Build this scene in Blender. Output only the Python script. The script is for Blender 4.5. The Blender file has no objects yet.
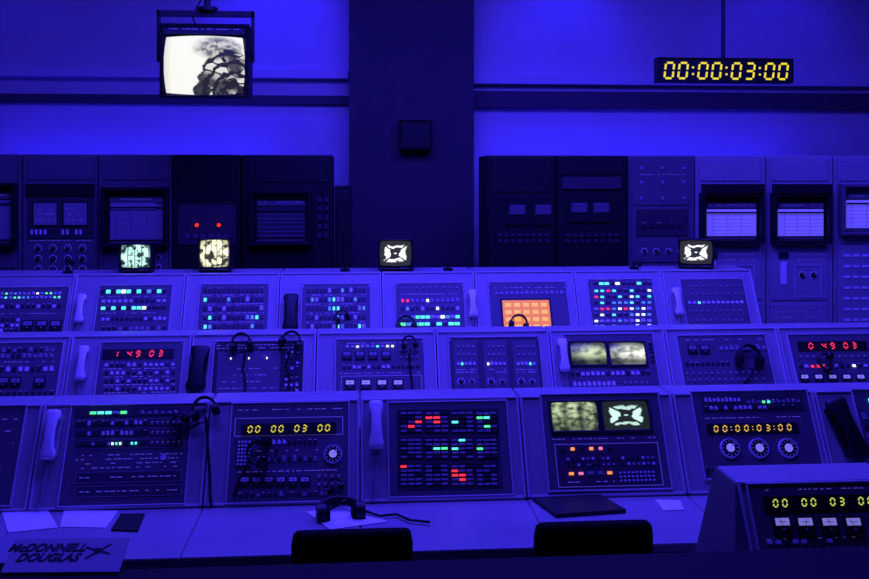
import bpy, math, random
from mathutils import Vector, Matrix
random.seed(7)
S=bpy.context.scene
try:
    S.view_settings.view_transform='Standard'
    S.view_settings.look='None'
except Exception as e: print(e)

# ------------------------------------------------------------------ survey helpers
FP=1000.0; CX=434.5; HY=180.0; H=2.29; PHI=math.radians(4.5)
FW=Vector((math.sin(PHI),math.cos(PHI),0)); RT=Vector((math.cos(PHI),-math.sin(PHI),0)); UP=Vector((0,0,1))
CAM=Vector((0,0,H))
def ray(px,py): return FW+RT*((px-CX)/FP)+UP*((HY-py)/FP)
def hit(px,py,pt,n):
    d=ray(px,py); return CAM+d*((Vector(pt)-CAM).dot(n)/d.dot(n))
def hY(px,py,Y): return hit(px,py,(0,Y,0),Vector((0,1,0)))
def hZ(px,py,z): return hit(px,py,(0,0,z),Vector((0,0,1)))

class Frame:
    def __init__(s,O,U,V):
        s.O=Vector(O); s.U=Vector(U).normalized(); s.W=s.U.cross(Vector(V)).normalized(); s.V=s.W.cross(s.U)
    def w(s,u,v,w=0): return s.O+s.U*u+s.V*v+s.W*w
    def pix(s,px,py):
        p=hit(px,py,s.O,s.W)-s.O; return p.dot(s.U),p.dot(s.V)
    def rect(s,x0,y0,x1,y1):
        xc=(x0+x1)/2; yc=(y0+y1)/2
        a,_=s.pix(x0,yc); b,_=s.pix(x1,yc); _,c=s.pix(xc,y1); _,d=s.pix(xc,y0)
        return a,b,c,d

# ------------------------------------------------------------------ materials
MATS={}
def mat(name,col=(.5,.5,.5),rough=.5,metal=0,emit=None,es=1,var=0.0,spec=.4):
    if name in MATS: return MATS[name]
    m=bpy.data.materials.new(name); m.use_nodes=True; nt=m.node_tree; b=nt.nodes['Principled BSDF']
    b.inputs['Base Color'].default_value=(*col,1); b.inputs['Roughness'].default_value=rough
    b.inputs['Metallic'].default_value=metal
    b.inputs['Specular IOR Level'].default_value=spec
    if emit:
        b.inputs['Emission Color'].default_value=(*emit,1); b.inputs['Emission Strength'].default_value=es
    if var>0:
        tc=nt.nodes.new('ShaderNodeTexCoord'); n=nt.nodes.new('ShaderNodeTexNoise'); n.inputs['Scale'].default_value=3.5; n.inputs['Detail'].default_value=6
        r=nt.nodes.new('ShaderNodeMapRange'); r.inputs['To Min'].default_value=1-var; r.inputs['To Max'].default_value=1+var
        mx=nt.nodes.new('ShaderNodeVectorMath'); mx.operation='SCALE'; mx.inputs[0].default_value=col
        nt.links.new(tc.outputs['Object'],n.inputs['Vector']); nt.links.new(n.outputs['Fac'],r.inputs['Value'])
        nt.links.new(r.outputs['Result'],mx.inputs['Scale']); nt.links.new(mx.outputs['Vector'],b.inputs['Base Color'])
    MATS[name]=m; return m
mat('housing',(.40,.38,.39),.42,var=.14)
mat('deskpaint',(.34,.32,.34),.4,var=.2)
mat('panel',(.13,.11,.135),.5,var=.15)
mat('paneldark',(.065,.052,.07),.5,var=.1)
mat('panelvdark',(.025,.025,.03),.5)
mat('rim',(.60,.58,.61),.4)
mat('label',(.95,.9,.95),.6,emit=(.24,.18,1),es=.16)  # printed labels, faint blue glow added so the blue-lit print stands out
mat('black',(.010,.010,.012),.45)
mat('blackgloss',(.01,.01,.012),.2)
mat('keydark',(.03,.03,.04),.4)
mat('keypale',(.9,.88,.9),.4)
mat('keymid',(.35,.33,.38),.4)
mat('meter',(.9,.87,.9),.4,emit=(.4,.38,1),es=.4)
mat('white_plastic',(.97,.95,.97),.3)
mat('chrome',(.8,.8,.85),.25,1)
mat('paper',(.9,.88,.9),.8,var=.04)
mat('cardstock',(.62,.60,.62),.7,var=.06)
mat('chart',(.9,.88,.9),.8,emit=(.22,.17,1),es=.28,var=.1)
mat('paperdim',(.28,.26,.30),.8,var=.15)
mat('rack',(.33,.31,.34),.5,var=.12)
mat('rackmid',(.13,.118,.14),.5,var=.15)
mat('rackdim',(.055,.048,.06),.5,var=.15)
mat('rackunlit',(.010,.009,.012),.5,var=.2)  # racks no light reaches: their shade is put into this near-black colour
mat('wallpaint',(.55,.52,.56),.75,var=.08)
mat('pillarshade_trim',(.055,.045,.06),.7,var=.1)  # darker pillar with light falloff put into its colour; also the dark trims
mat('floor',(.10,.10,.12),.5,var=.2)
mat('ceilingpaint',(.12,.12,.14),.9,var=.05)
mat('fabric',(.008,.008,.010),.9,var=.2,spec=.1)
mat('parapet',(.005,.004,.006),.6,var=.2,spec=.12)
def em(n,c,s,k=.3): mat(n,(c[0]*k,c[1]*k,c[2]*k),.4,emit=c,es=s)
em('Lcyan',(.10,.85,.75),1.5); em('Lwhite',(.75,.9,1),1.8); em('Lred',(1,.03,.06),1.3); em('Lgreen',(.1,1,.35),1.2)
em('Lorange',(1,.27,.09),1.4); em('Lblue',(.07,.22,1),1.1); em('Lyellow',(1,.75,.03),1.2); em('Lpink',(.9,.2,.4),1.0)
em('digY',(.92,.76,.03),1.0); em('digR',(1,.03,.10),1.3); em('digYG',(.65,.75,.12),.9); em('digO',(1,.6,.10),.85); em('digY1',(.95,.8,.06),.85)
em('redlamp',(1,.02,.01),2.2)
em('orangeglow',(1,.26,.04),.8,.02); em('orangehot',(1,.48,.10),1.0,.02)

def screen_mat(name,kind,tint,es,seed=0):
    m=bpy.data.materials.new(name); m.use_nodes=True; nt=m.node_tree; N=nt.nodes; L=nt.links
    b=N['Principled BSDF']; b.inputs['Base Color'].default_value=(.01,.01,.01,1); b.inputs['Roughness'].default_value=.25
    uv=N.new('ShaderNodeUVMap')
    def math_(op,a,c=None,d=None):
        n=N.new('ShaderNodeMath'); n.operation=op; n.use_clamp=False
        for i,x in enumerate((a,c,d)):
            if x is None: continue
            if isinstance(x,(int,float)): n.inputs[i].default_value=x
            else: L.new(x,n.inputs[i])
        return n.outputs[0]
    def mr(x,a,c,d=0,e=1):
        n=N.new('ShaderNodeMapRange'); n.interpolation_type='SMOOTHSTEP'; L.new(x,n.inputs['Value'])
        for k,v in zip(('From Min','From Max','To Min','To Max'),(a,c,d,e)): n.inputs[k].default_value=v
        return n.outputs['Result']
    sp=N.new('ShaderNodeSeparateXYZ'); L.new(uv.outputs[0],sp.inputs[0]); x,y=sp.outputs[0],sp.outputs[1]
    mp=N.new('ShaderNodeMapping'); mp.inputs['Location'].default_value=(seed*3.1,seed*1.7,seed); L.new(uv.outputs[0],mp.inputs[0])
    def noise(sc,det=3,dist=0):
        n=N.new('ShaderNodeTexNoise'); n.inputs['Scale'].default_value=sc; n.inputs['Detail'].default_value=det; n.inputs['Distortion'].default_value=dist
        L.new(mp.outputs[0],n.inputs['Vector']); return n.outputs['Fac']
    def dist(cx,cy,sx=1,sy=1):
        a=math_('MULTIPLY',math_('SUBTRACT',x,cx),1/sx); c=math_('MULTIPLY',math_('SUBTRACT',y,cy),1/sy)
        return math_('SQRT',math_('ADD',math_('MULTIPLY',a,a),math_('MULTIPLY',c,c)))
    def inv(a): return math_('SUBTRACT',1,a)
    if kind=='tv':
        jit=math_('MULTIPLY',math_('SUBTRACT',noise(6,3,.5),.5),.45)
        reg=math_('ADD',dist(.80,.05,.42,.72),jit)
        inside=inv(mr(reg,.93,1.0))
        r=math_('ADD',dist(.86,.0,1,1.5),math_('MULTIPLY',jit,.30))
        hose=mr(math_('ABSOLUTE',math_('SINE',math_('MULTIPLY',r,26))),.40,.70)
        l1=mr(math_('ABSOLUTE',math_('SUBTRACT',noise(5,1,1.0),.5)),.03,.06)
        mach=math_('MULTIPLY',hose,l1)
        mach=math_('MULTIPLY',mach,mr(noise(3.2,1),.42,.58,.06,.8))
        v=math_('ADD',math_('MULTIPLY',mach,inside),inv(inside))
        base=inv(mr(math_('ADD',dist(.47,.07,.13,.14),math_('MULTIPLY',jit,.6)),.85,.95)); v=math_('MULTIPLY',v,inv(math_('MULTIPLY',base,.96)))
        g=math_('MULTIPLY',mr(dist(.68,.80,.38,.24),1.0,.5,0,1),mr(noise(10,2),.4,.6,.35,.85)); v=math_('MULTIPLY',v,inv(g))
        v=math_('ADD',math_('MULTIPLY',v,mr(x,.0,.1,.8,1)),.02)
    elif kind=='ring':
        ax=math_('ABSOLUTE',math_('SUBTRACT',x,.5)); ay=math_('ABSOLUTE',math_('SUBTRACT',y,.5))
        jit=math_('MULTIPLY',math_('SUBTRACT',noise(5,1),.5),.22)
        # four arrowheads pointing inwards around a dark centre
        lr=math_('MULTIPLY',mr(math_('SUBTRACT',math_('MULTIPLY',ax,.85),ay),-.01,.03),math_('MULTIPLY',mr(math_('ADD',ax,jit),.12,.16),inv(mr(math_('ADD',ax,jit),.31,.36))))
        ud=math_('MULTIPLY',mr(math_('SUBTRACT',math_('MULTIPLY',ay,.75),ax),-.06,-.02),math_('MULTIPLY',mr(math_('ADD',ay,jit),.20,.24),inv(mr(math_('ADD',ay,jit),.29,.34))))
        v=math_('MAXIMUM',lr,math_('MULTIPLY',ud,.8))
        v=math_('ADD',v,math_('MULTIPLY',inv(mr(dist(.5,.5,1,.6),.03,.06)),.8))
        v=math_('ADD',v,.02)
    elif kind=='bright':
        g=mr(math_('ABSOLUTE',math_('SUBTRACT',y,.55)),.02,.42,1,.12)
        g=math_('MULTIPLY',g,mr(noise(3,4,0),.35,.6,.25,1))
        v=math_('MULTIPLY',g,mr(x,0,.5,.3,1))
    elif kind=='tower':
        col=mr(math_('ABSOLUTE',math_('SINE',math_('MULTIPLY',math_('ADD',x,math_('MULTIPLY',noise(2,1),.12)),9))),.1,1.0,.3,1)
        v=math_('MULTIPLY',col,mr(noise(6,3,0),.35,.65,.15,1.1)); v=math_('MULTIPLY',v,mr(y,0,.7,.35,1))
    else:
        v=math_('ADD',mr(noise(4,2,0),.40,.56),.04)
        v=math_('MULTIPLY',v,mr(math_('ABSOLUTE',math_('SINE',math_('MULTIPLY',x,11+seed))),.1,.5,.25,1))
        v=math_('MULTIPLY',v,mr(dist(.5,.5,.5,.5),.8,1.3,1,.4))
    r=N.new('ShaderNodeVectorMath'); r.operation='SCALE'; r.inputs[0].default_value=tint; L.new(v,r.inputs['Scale'])
    L.new(r.outputs[0],b.inputs['Emission Color']); b.inputs['Emission Strength'].default_value=es
    MATS[name]=m
screen_mat('scr_tv','tv',(1,1,.93),.95)
screen_mat('scr_ring','ring',(.95,1,.95),1.5,1)
screen_mat('scr_ring2','ring',(.65,.95,.85),1.1,4)
screen_mat('scr_mot1','mot',(.55,1,.9),1.4,2)
screen_mat('scr_mot2','mot',(1,1,.65),1.4,5)
screen_mat('scr_bright1','bright',(.7,.85,.5),1.0,3)
screen_mat('scr_bright2','bright',(.95,1,.85),1.5,6)
screen_mat('scr_tower','tower',(.62,.78,.45),.9,6)

# ------------------------------------------------------------------ mesh builder
class MB:
    def __init__(s): s.v=[];s.f=[];s.m=[];s.uv=[];s.sm=[];s.slots=[]
    def mi(s,n):
        if n not in s.slots: s.slots.append(n)
        return s.slots.index(n)
    def add(s,vs,fs,m,uvs=None,smooth=False):
        o=len(s.v); s.v+= [tuple(p) for p in vs]; k=s.mi(m)
        for f in fs:
            s.f.append([o+i for i in f]); s.m.append(k); s.sm.append(smooth)
            s.uv.append([uvs[i] for i in f] if uvs else [(0,0)]*len(f))
    def box(s,fr,u0,u1,v0,v1,w0,w1,m,ch=0):
        if ch>0:
            c=ch
            vs=[fr.w(*p) for p in [(u0,v0,w0),(u1,v0,w0),(u1,v1,w0),(u0,v1,w0),(u0,v0,w1-c),(u1,v0,w1-c),(u1,v1,w1-c),(u0,v1,w1-c),(u0+c,v0+c,w1),(u1-c,v0+c,w1),(u1-c,v1-c,w1),(u0+c,v1-c,w1)]]
            fs=[(3,2,1,0),(0,1,5,4),(1,2,6,5),(2,3,7,6),(3,0,4,7),(4,5,9,8),(5,6,10,9),(6,7,11,10),(7,4,8,11),(8,9,10,11)]
        else:
            vs=[fr.w(*p) for p in [(u0,v0,w0),(u1,v0,w0),(u1,v1,w0),(u0,v1,w0),(u0,v0,w1),(u1,v0,w1),(u1,v1,w1),(u0,v1,w1)]]
            fs=[(3,2,1,0),(0,1,5,4),(1,2,6,5),(2,3,7,6),(3,0,4,7),(4,5,6,7)]
        s.add(vs,fs,m)
    def wbox(s,x0,x1,y0,y1,z0,z1,m,ch=0): s.box(Frame((0,0,0),(1,0,0),(0,1,0)),x0,x1,y0,y1,z0,z1,m,ch)
    def pbox(s,fr,x0,y0,x1,y1,w0,w1,m,ch=0):
        a,b,c,d=fr.rect(x0,y0,x1,y1); s.box(fr,a,b,c,d,w0,w1,m,ch); return a,b,c,d
    def cyl(s,fr,u,v,r,w0,w1,m,n=14,r2=None):
        r2=r if r2 is None else r2
        vs=[];
        for i in range(n):
            a=2*math.pi*i/n; vs.append(fr.w(u+r*math.cos(a),v+r*math.sin(a),w0))
        for i in range(n):
            a=2*math.pi*i/n; vs.append(fr.w(u+r2*math.cos(a),v+r2*math.sin(a),w1))
        fs=[(i,(i+1)%n,n+(i+1)%n,n+i) for i in range(n)]
        s.add(vs,fs,m,smooth=True); s.add(vs[n:],[tuple(range(n))],m); s.add(vs[:n],[tuple(reversed(range(n)))],m)
    def seg(s,fr,u0,v0,u1,v1,t,w0,w1,m):
        d=Vector((u1-u0,v1-v0)); n=Vector((-d.y,d.x)).normalized()*t/2
        pts=[(u0-n.x,v0-n.y),(u1-n.x,v1-n.y),(u1+n.x,v1+n.y),(u0+n.x,v0+n.y)]
        vs=[fr.w(a,b,w0) for a,b in pts]+[fr.w(a,b,w1) for a,b in pts]
        s.add(vs,[(3,2,1,0),(0,1,5,4),(1,2,6,5),(2,3,7,6),(3,0,4,7),(4,5,6,7)],m)
    def frame(s,fr,u0,u1,v0,v1,t,w0,w1,m,ch=0):
        s.box(fr,u0,u1,v0,v0+t,w0,w1,m,ch); s.box(fr,u0,u1,v1-t,v1,w0,w1,m,ch)
        s.box(fr,u0,u0+t,v0+t,v1-t,w0,w1,m,ch); s.box(fr,u1-t,u1,v0+t,v1-t,w0,w1,m,ch)
    def screen(s,fr,u0,u1,v0,v1,w,bulge,m,n=10):
        vs=[];uv=[]
        for j in range(n+1):
            for i in range(n+1):
                a=i/n;b=j/n; x=2*a-1;y=2*b-1
                sx=x*(1-.06*y*y); sy=y*(1-.06*x*x)
                vs.append(fr.w((u0+u1)/2+sx*(u1-u0)/2,(v0+v1)/2+sy*(v1-v0)/2,w+bulge*(1-.5*x*x-.5*y*y))); uv.append((a,b))
        fs=[(j*(n+1)+i,j*(n+1)+i+1,(j+1)*(n+1)+i+1,(j+1)*(n+1)+i) for j in range(n) for i in range(n)]
        s.add(vs,fs,m,uv,True)
    def tube(s,pts,r,m,n=8):
        pts=[Vector(p) for p in pts]; rings=[]
        prev=None
        for i,p in enumerate(pts):
            t=(pts[min(i+1,len(pts)-1)]-pts[max(i-1,0)]).normalized()
            if prev is None:
                a=t.orthogonal().normalized()
            else:
                a=(prev-t*prev.dot(t)).normalized()
            prev=a; b=t.cross(a)
            rr=r[i] if isinstance(r,(list,tuple)) else r
            rings.append([p+a*rr*math.cos(2*math.pi*k/n)+b*rr*math.sin(2*math.pi*k/n) for k in range(n)])
        vs=[q for R in rings for q in R]
        fs=[(i*n+k,i*n+(k+1)%n,(i+1)*n+(k+1)%n,(i+1)*n+k) for i in range(len(pts)-1) for k in range(n)]
        s.add(vs,fs,m,smooth=True); s.add(rings[0],[tuple(reversed(range(n)))],m); s.add(rings[-1],[tuple(range(n))],m)
    def loft(s,secs,m,n=16,p=3.0):
        vs=[]
        for c,A,B,ra,rb in secs:
            for k in range(n):
                t=2*math.pi*k/n; ct,st=math.cos(t),math.sin(t)
                a=math.copysign(abs(ct)**(2/p),ct); b=math.copysign(abs(st)**(2/p),st)
                vs.append(c+A*ra*a+B*rb*b)
        fs=[(i*n+k,i*n+(k+1)%n,(i+1)*n+(k+1)%n,(i+1)*n+k) for i in range(len(secs)-1) for k in range(n)]
        s.add(vs,fs,m,smooth=True); s.add(vs[:n],[tuple(reversed(range(n)))],m); s.add(vs[-n:],[tuple(range(n))],m)
    def extrude(s,prof,x0,x1,m):
        n=len(prof); vs=[(x0,y,z) for y,z in prof]+[(x1,y,z) for y,z in prof]
        fs=[(i,(i+1)%n,n+(i+1)%n,n+i) for i in range(n)]+[tuple(reversed(range(n))),tuple(range(n,2*n))]
        s.add(vs,fs,m)
    def build(s,name,parent=None,bevel=0):
        me=bpy.data.meshes.new(name); me.from_pydata(s.v,[],s.f); 
        for n in s.slots: me.materials.append(MATS[n])
        me.polygons.foreach_set('material_index',s.m); me.polygons.foreach_set('use_smooth',s.sm)
        uvl=me.uv_layers.new(name='UVMap'); flat=[c for f in s.uv for p in f for c in p]; uvl.data.foreach_set('uv',flat)
        me.update(); ob=bpy.data.objects.new(name,me); S.collection.objects.link(ob)
        if bevel:
            import bmesh
            bm=bmesh.new(); bm.from_mesh(me); bmesh.ops.recalc_face_normals(bm,faces=bm.faces); bm.to_mesh(me); bm.free()
            md=ob.modifiers.new('bevel','BEVEL'); md.width=bevel; md.segments=2; md.limit_method='ANGLE'
        if parent: 
            ob.parent=parent; ob.matrix_parent_inverse=Matrix.Translation(parent.location).inverted()
        return ob
def empty(name,loc):
    e=bpy.data.objects.new(name,None); e.location=loc; e.empty_display_size=.1; S.collection.objects.link(e); return e

# ------------------------------------------------------------------ detail helpers
def grid(mb,fr,x0,y0,x1,y1,nx,ny,fx=.62,fy=.55,base='keydark',lit=None,w=.010,h=.006,alt=None,rnd=None,tick=.5):
    u0,u1,v0,v1=fr.rect(x0,y0,x1,y1); du=(u1-u0)/nx; dv=(v1-v0)/ny
    for j in range(ny):
        for i in range(nx):
            m=base
            if alt and random.random()<alt[1]: m=alt[0]
            if rnd and random.random()<rnd[1]: m=random.choice(rnd[0])
            if lit and (i,j) in lit: m=lit[(i,j)]
            uc=u0+(i+.5)*du; vc=v1-(j+.5)*dv
            k=.8 if m[0]=='L' and fx<.75 else 1
            mb.box(fr,uc-du*fx*k/2,uc+du*fx*k/2,vc-dv*fy*k/2,vc+dv*fy*k/2,w,w+h,m,ch=min(.0015,du*fx*.2,dv*fy*.2))
            if tick and random.random()<tick and dv>.02:
                mb.box(fr,uc-du*.3,uc+du*random.uniform(-.1,.3),vc+dv*.40,vc+dv*.40+.0022,w,w+.0008,'label')
def labels(mb,fr,x0,y0,x1,y1,rows,w=.0105,dens=.7,t=.35,m='label'):
    u0,u1,v0,v1=fr.rect(x0,y0,x1,y1); dv=(v1-v0)/rows
    for j in range(rows):
        u=u0
        while u<u1:
            l=random.uniform(.008,.028)
            if random.random()<dens: mb.box(fr,u,min(u+l,u1),v1-(j+.5)*dv-.0016,v1-(j+.5)*dv+.0016,w,w+.0008,m)
            u+=l+random.uniform(.004,.014)
def outline(mb,fr,x0,y0,x1,y1,w=.010):
    mb.frame(fr,*fr.rect(x0,y0,x1,y1),.0022,w,w+.0008,'label')
def toggles(mb,fr,x0,y0,x1,y1,nx,ny,m='keypale',w=.010,r=.004):
    u0,u1,v0,v1=fr.rect(x0,y0,x1,y1); du=(u1-u0)/nx; dv=(v1-v0)/ny
    for j in range(ny):
        for i in range(nx):
            uc=u0+(i+.5)*du; vc=v1-(j+.5)*dv
            mb.cyl(fr,uc,vc,r*1.8,w,w+.002,'keydark',8)
            mb.cyl(fr,uc,vc,r*.9,w,w+.016,m,8,r*.6)
            mb.box(fr,uc-r*1.6,uc+r*1.6,vc+r*2.6,vc+r*3.1,w,w+.0008,'label')
def knob(mb,fr,u,v,r,w=.010,m='black'):
    mb.cyl(fr,u,v,r*1.25,w,w+.002,'keypale',16); mb.cyl(fr,u,v,r,w+.002,w+.016,m,16,r*.85)
    mb.seg(fr,u,v,u+r*.5,v+r*.6,.002,w+.016,w+.0168,'label')
def knobs(mb,fr,x0,y0,x1,y1,nx,ny,r,w=.01):
    for j in range(ny):
        for i in range(nx):
            u,v=fr.pix(x0+(x1-x0)*(i+.5)/nx,y0+(y1-y0)*(j+.5)/ny); knob(mb,fr,u,v,r,w)
def meter(mb,fr,px,py,s,face='meter'):
    u,v=fr.pix(px,py); 
    mb.box(fr,u-s,u+s,v-s*.95,v+s*.95,.010,.020,'black',.002)
    mb.box(fr,u-s*.75,u+s*.75,v-s*.05,v+s*.7,.020,.0212,face)
    mb.seg(fr,u,v-s*.05,u+s*random.uniform(-.5,.5),v+s*.6,.0018,.0212,.022,'black')
    mb.box(fr,u-s*.4,u+s*.4,v+s*.28,v+s*.34,.0212,.0218,'keydark'); mb.cyl(fr,u,v-s*.45,s*.14,.020,.024,'keymid',8)
def gauge(mb,fr,px,py,r):
    u,v=fr.pix(px,py)
    mb.cyl(fr,u,v,r,.010,.024,'white_plastic',28,r*.95); mb.cyl(fr,u,v,r*.86,.024,.0245,'black',28)
    mb.cyl(fr,u,v,r*.42,.0245,.0255,'meter',20); mb.seg(fr,u,v,u+r*.5,v+r*.5,.003,.0255,.027,'label')
    for k in range(12):
        a=k*math.pi/6; mb.seg(fr,u+r*.62*math.cos(a),v+r*.62*math.sin(a),u+r*.78*math.cos(a),v+r*.78*math.sin(a),.003,.0245,.0252,'label')
SEG={'0':'abcdef','1':'bc','2':'abged','3':'abgcd','4':'fgbc','5':'afgcd','6':'afgedc','7':'abc','8':'abcdefg','9':'abcfgd'}
def digit(mb,fr,u,v,hw,hh,t,w,m,ch):
    sk=.12*hh
    P={'a':(-hw+sk,hh,hw+sk,hh),'g':(-hw,0,hw,0),'d':(-hw-sk,-hh,hw-sk,-hh),'f':(-hw+sk,hh,-hw,0),'b':(hw+sk,hh,hw,0),'e':(-hw,0,-hw-sk,-hh),'c':(hw,0,hw-sk,-hh)}
    for c in SEG[ch]:
        a,b,c2,d=P[c]; L=math.hypot(c2-a,d-b); k=t*.55/L
        a2,b2,c3,d3=a+(c2-a)*k,b+(d-b)*k,c2-(c2-a)*k,d-(d-b)*k
        mb.seg(fr,u+a2,v+b2,u+c3,v+d3,t,w,w+.001,m)
def led(mb,fr,x0,y0,x1,y1,text,m,w=.010,case='black',dep=.006,pad=.12,tk=.11,hs=.30):
    u0,u1,v0,v1=mb.pbox(fr,x0,y0,x1,y1,w-.003,w+dep,case)
    W={':':.45,' ':.55}; tot=sum(W.get(c,1) for c in text); cw=(u1-u0)*(1-pad)/tot; h=(v1-v0); u=u0+(u1-u0)*pad/2
    for i,ch in enumerate(text):
        wd=W.get(ch,1)*cw; uc=u+wd/2; u+=wd
        if ch in SEG: digit(mb,fr,uc,(v0+v1)/2,min(cw*.30,h*hs*.62),h*hs,h*tk,w+dep,m,ch)
        elif ch==':':
            for s in(-1,1): mb.box(fr,uc-h*.045,uc+h*.045,(v0+v1)/2+s*h*.15-h*.045,(v0+v1)/2+s*h*.15+h*.045,w+dep,w+dep+.001,m)
def panel(mb,fr,x0,y0,x1,y1,m='panel',rim=True):
    u0,u1,v0,v1=mb.pbox(fr,x0,y0,x1,y1,-.002,.010,m,.002)
    if rim: mb.frame(fr,u0-.008,u1+.008,v0-.008,v1+.008,.008,-.002,.016,'rim',.003)
    for a in(u0+.008,u1-.008):
        for b in(v0+.012,v1-.012): mb.cyl(fr,a,b,.003,.010,.012,'chrome',8)
    return u0,u1,v0,v1
def crt(mb,fr,x0,y0,x1,y1,m):
    u0,u1,v0,v1=mb.pbox(fr,x0,y0,x1,y1,.008,.014,'black',.003)
    t=.012
    mb.frame(fr,u0,u1,v0,v1,t,.014,.026,'keydark',.004)
    mb.screen(fr,u0+t*.8,u1-t*.8,v0+t*.8,v1-t*.8,.015,.008,m)

# ------------------------------------------------------------------ console rows
SL=(.25,.44)
def mkrow(d0,zb,zfloor,ztop,topdepth=.2,desk=.62):
    return dict(fr=Frame((0,d0,zb),(1,0,0),(0,SL[0],SL[1])),d0=d0,zb=zb,zf=zfloor,zt=ztop,td=topdepth,desk=desk)
R1=mkrow(4.75,.76,0,1.20); R2=mkrow(6.70,.795,0,1.235); R3=mkrow(8.0,1.09,.33,1.53,.42); R0=mkrow(3.325,.745,0,1.185,.2,.5)
def console(row,xa,xb,yy):
    fr=row['fr']; X0=fr.w(*fr.pix(xa,yy)).x+.003; X1=fr.w(*fr.pix(xb,yy)).x-.003
    d=row['d0'];zb=row['zb'];zf=row['zf'];zt=row['zt'];y1=d+SL[0]
    e=empty('control_console',((X0+X1)/2,d,zf))
    h=MB()
    h.extrude([(d+.02,zf),(d+.02,zb-.05),(d,zb-.05),(d,zb),(y1,zt),(y1+row['td'],zt),(y1+row['td'],zf)],X0,X1,'housing')
    h.build('housing',e,.010)
    k=MB(); k.wbox(X0-.002,X1+.002,d-row['desk'],d-.001,zb-.045,zb-.002,'deskpaint'); k.wbox(X0+.01,X0+.05,d-row['desk']*.6,d,zf,zb-.045,'housing')
    k.build('desk_top',e,.008)
    mb=MB(); L=math.hypot(*SL)
    for u in (X0+.001,X1-.013): mb.box(fr,u,u+.012,.004,L-.004,-.004,.014,'rim',.003)
    mb.box(fr,X0+.013,X1-.013,.0,.014,-.004,.012,'rim',.003); mb.box(fr,X0+.013,X1-.013,L-.014,L-.004,-.004,.010,'rim',.003)
    return e,mb,fr
def done(e,mb): mb.build('panel_controls',e)
WG=['Lcyan','Lcyan','Lwhite','Lgreen','Lblue']

# ===== row 3 (far)
e,mb,fr=console(R3,-95,-28,305); panel(mb,fr,-88,286,-36,333); grid(mb,fr,-84,290,-40,326,6,5); done(e,mb)
e,mb,fr=console(R3,-28,72,305); panel(mb,fr,-12,288,66,337)
grid(mb,fr,0,292,62,300,14,2,rnd=(WG,.40),base='keypale',fx=.6,fy=.45); grid(mb,fr,0,304,62,310,12,1,base='keydark',alt=('keypale',.4)); labels(mb,fr,-8,312,62,316,1)
for x in(28,42,56): meter(mb,fr,x,326,.045,'keymid')
grid(mb,fr,0,318,20,334,4,3,alt=('keypale',.3)); done(e,mb)
e,mb,fr=console(R3,72,184,305); panel(mb,fr,97,286,170,336)
grid(mb,fr,101,289,167,295,13,1,base='keydark',lit={(1,0):'Lcyan',(3,0):'Lcyan',(4,0):'Lwhite',(5,0):'Lcyan',(7,0):'Lcyan',(9,0):'Lblue',(11,0):'Lcyan'},fx=.8); labels(mb,fr,101,296,167,298,1)
grid(mb,fr,101,299,167,304,12,1,base='keydark',alt=('keypale',.4)); grid(mb,fr,101,306,167,311,13,1,base='keydark',rnd=(['Lcyan','Lwhite','Lblue'],.35),fx=.8); labels(mb,fr,101,312,167,315,1)
grid(mb,fr,101,317,167,322,14,1,base='keydark',alt=('keypale',.4)); grid(mb,fr,101,326,167,332,12,1,base='keydark',alt=('keymid',.4)); done(e,mb)
e,mb,fr=console(R3,184,279,305); panel(mb,fr,199,285,268,335)
for k in range(5): grid(mb,fr,203,288+k*9,264,294+k*9,13,1,base='keydark',fx=.7,fy=.7,rnd=(['Lblue','keypale','keypale','Lcyan'],.22)); labels(mb,fr,203,294.5+k*9,264,296.5+k*9,1)
done(e,mb)
e,mb,fr=console(R3,279,382,305); panel(mb,fr,302,285,370,335)
for k in range(5): grid(mb,fr,306,288+k*9,366,294+k*9,14,1,base='keydark',fx=.65,fy=.7,rnd=(['Lblue','Lcyan','keypale','keypale'],.25)); labels(mb,fr,306,294.5+k*9,366,296.5+k*9,1)
done(e,mb)
e,mb,fr=console(R3,382,476,305); panel(mb,fr,396,284,464,331)
toggles(mb,fr,400,286,460,292,9,1); labels(mb,fr,400,293,460,296,1)
grid(mb,fr,400,298,460,304,12,1,base='keymid',lit={(0,0):'Lred',(1,0):'Lred',(5,0):'Lwhite'}); grid(mb,fr,400,306,460,312,12,1,base='keydark',rnd=(['Lwhite','Lblue','keypale'],.3))
grid(mb,fr,400,315,460,320,12,1,base='keypale',rnd=(WG,.5),fx=.8); grid(mb,fr,400,322,460,327,10,1,base='keydark',rnd=(WG,.7),fx=.85); done(e,mb)
e,mb,fr=console(R3,476,577,305); panel(mb,fr,490,283,568,333,'panel')
labels(mb,fr,494,286,564,290,1); grid(mb,fr,494,291,564,296,14,1,base='keymid')
mb.pbox(fr,501,299,552,333,.010,.016,'black'); mb.pbox(fr,503,301,550,332,.016,.018,'orangeglow'); grid(mb,fr,504,302,549,331,5,4,base='orangehot',w=.018,h=.001,fx=.7,fy=.55,tick=0)
done(e,mb)
e,mb,fr=console(R3,577,666,305); panel(mb,fr,590,280,655,330)
grid(mb,fr,593,282,652,286,11,1,base='keydark',lit={(1,0):'Lcyan',(2,0):'Lcyan',(4,0):'Lwhite',(8,0):'Lcyan'},fx=.8)
for k,y in enumerate((289,295,301,307,313,319,324)): grid(mb,fr,593,y,652,y+4.5,10,1,base='keypale' if k in(3,5) else 'keydark',rnd=(['Lcyan','Lwhite','Lred' if k in(0,1,3) else 'Lblue','Lblue'],.50),fx=.7,fy=.5)
done(e,mb)
e,mb,fr=console(R3,666,758,305); panel(mb,fr,684,280,747,329)
toggles(mb,fr,687,283,744,299,9,2); grid(mb,fr,687,301,744,305,12,1,base='keypale',rnd=(['Lwhite','Lcyan'],.3)); toggles(mb,fr,687,307,744,326,9,2); done(e,mb)

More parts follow.
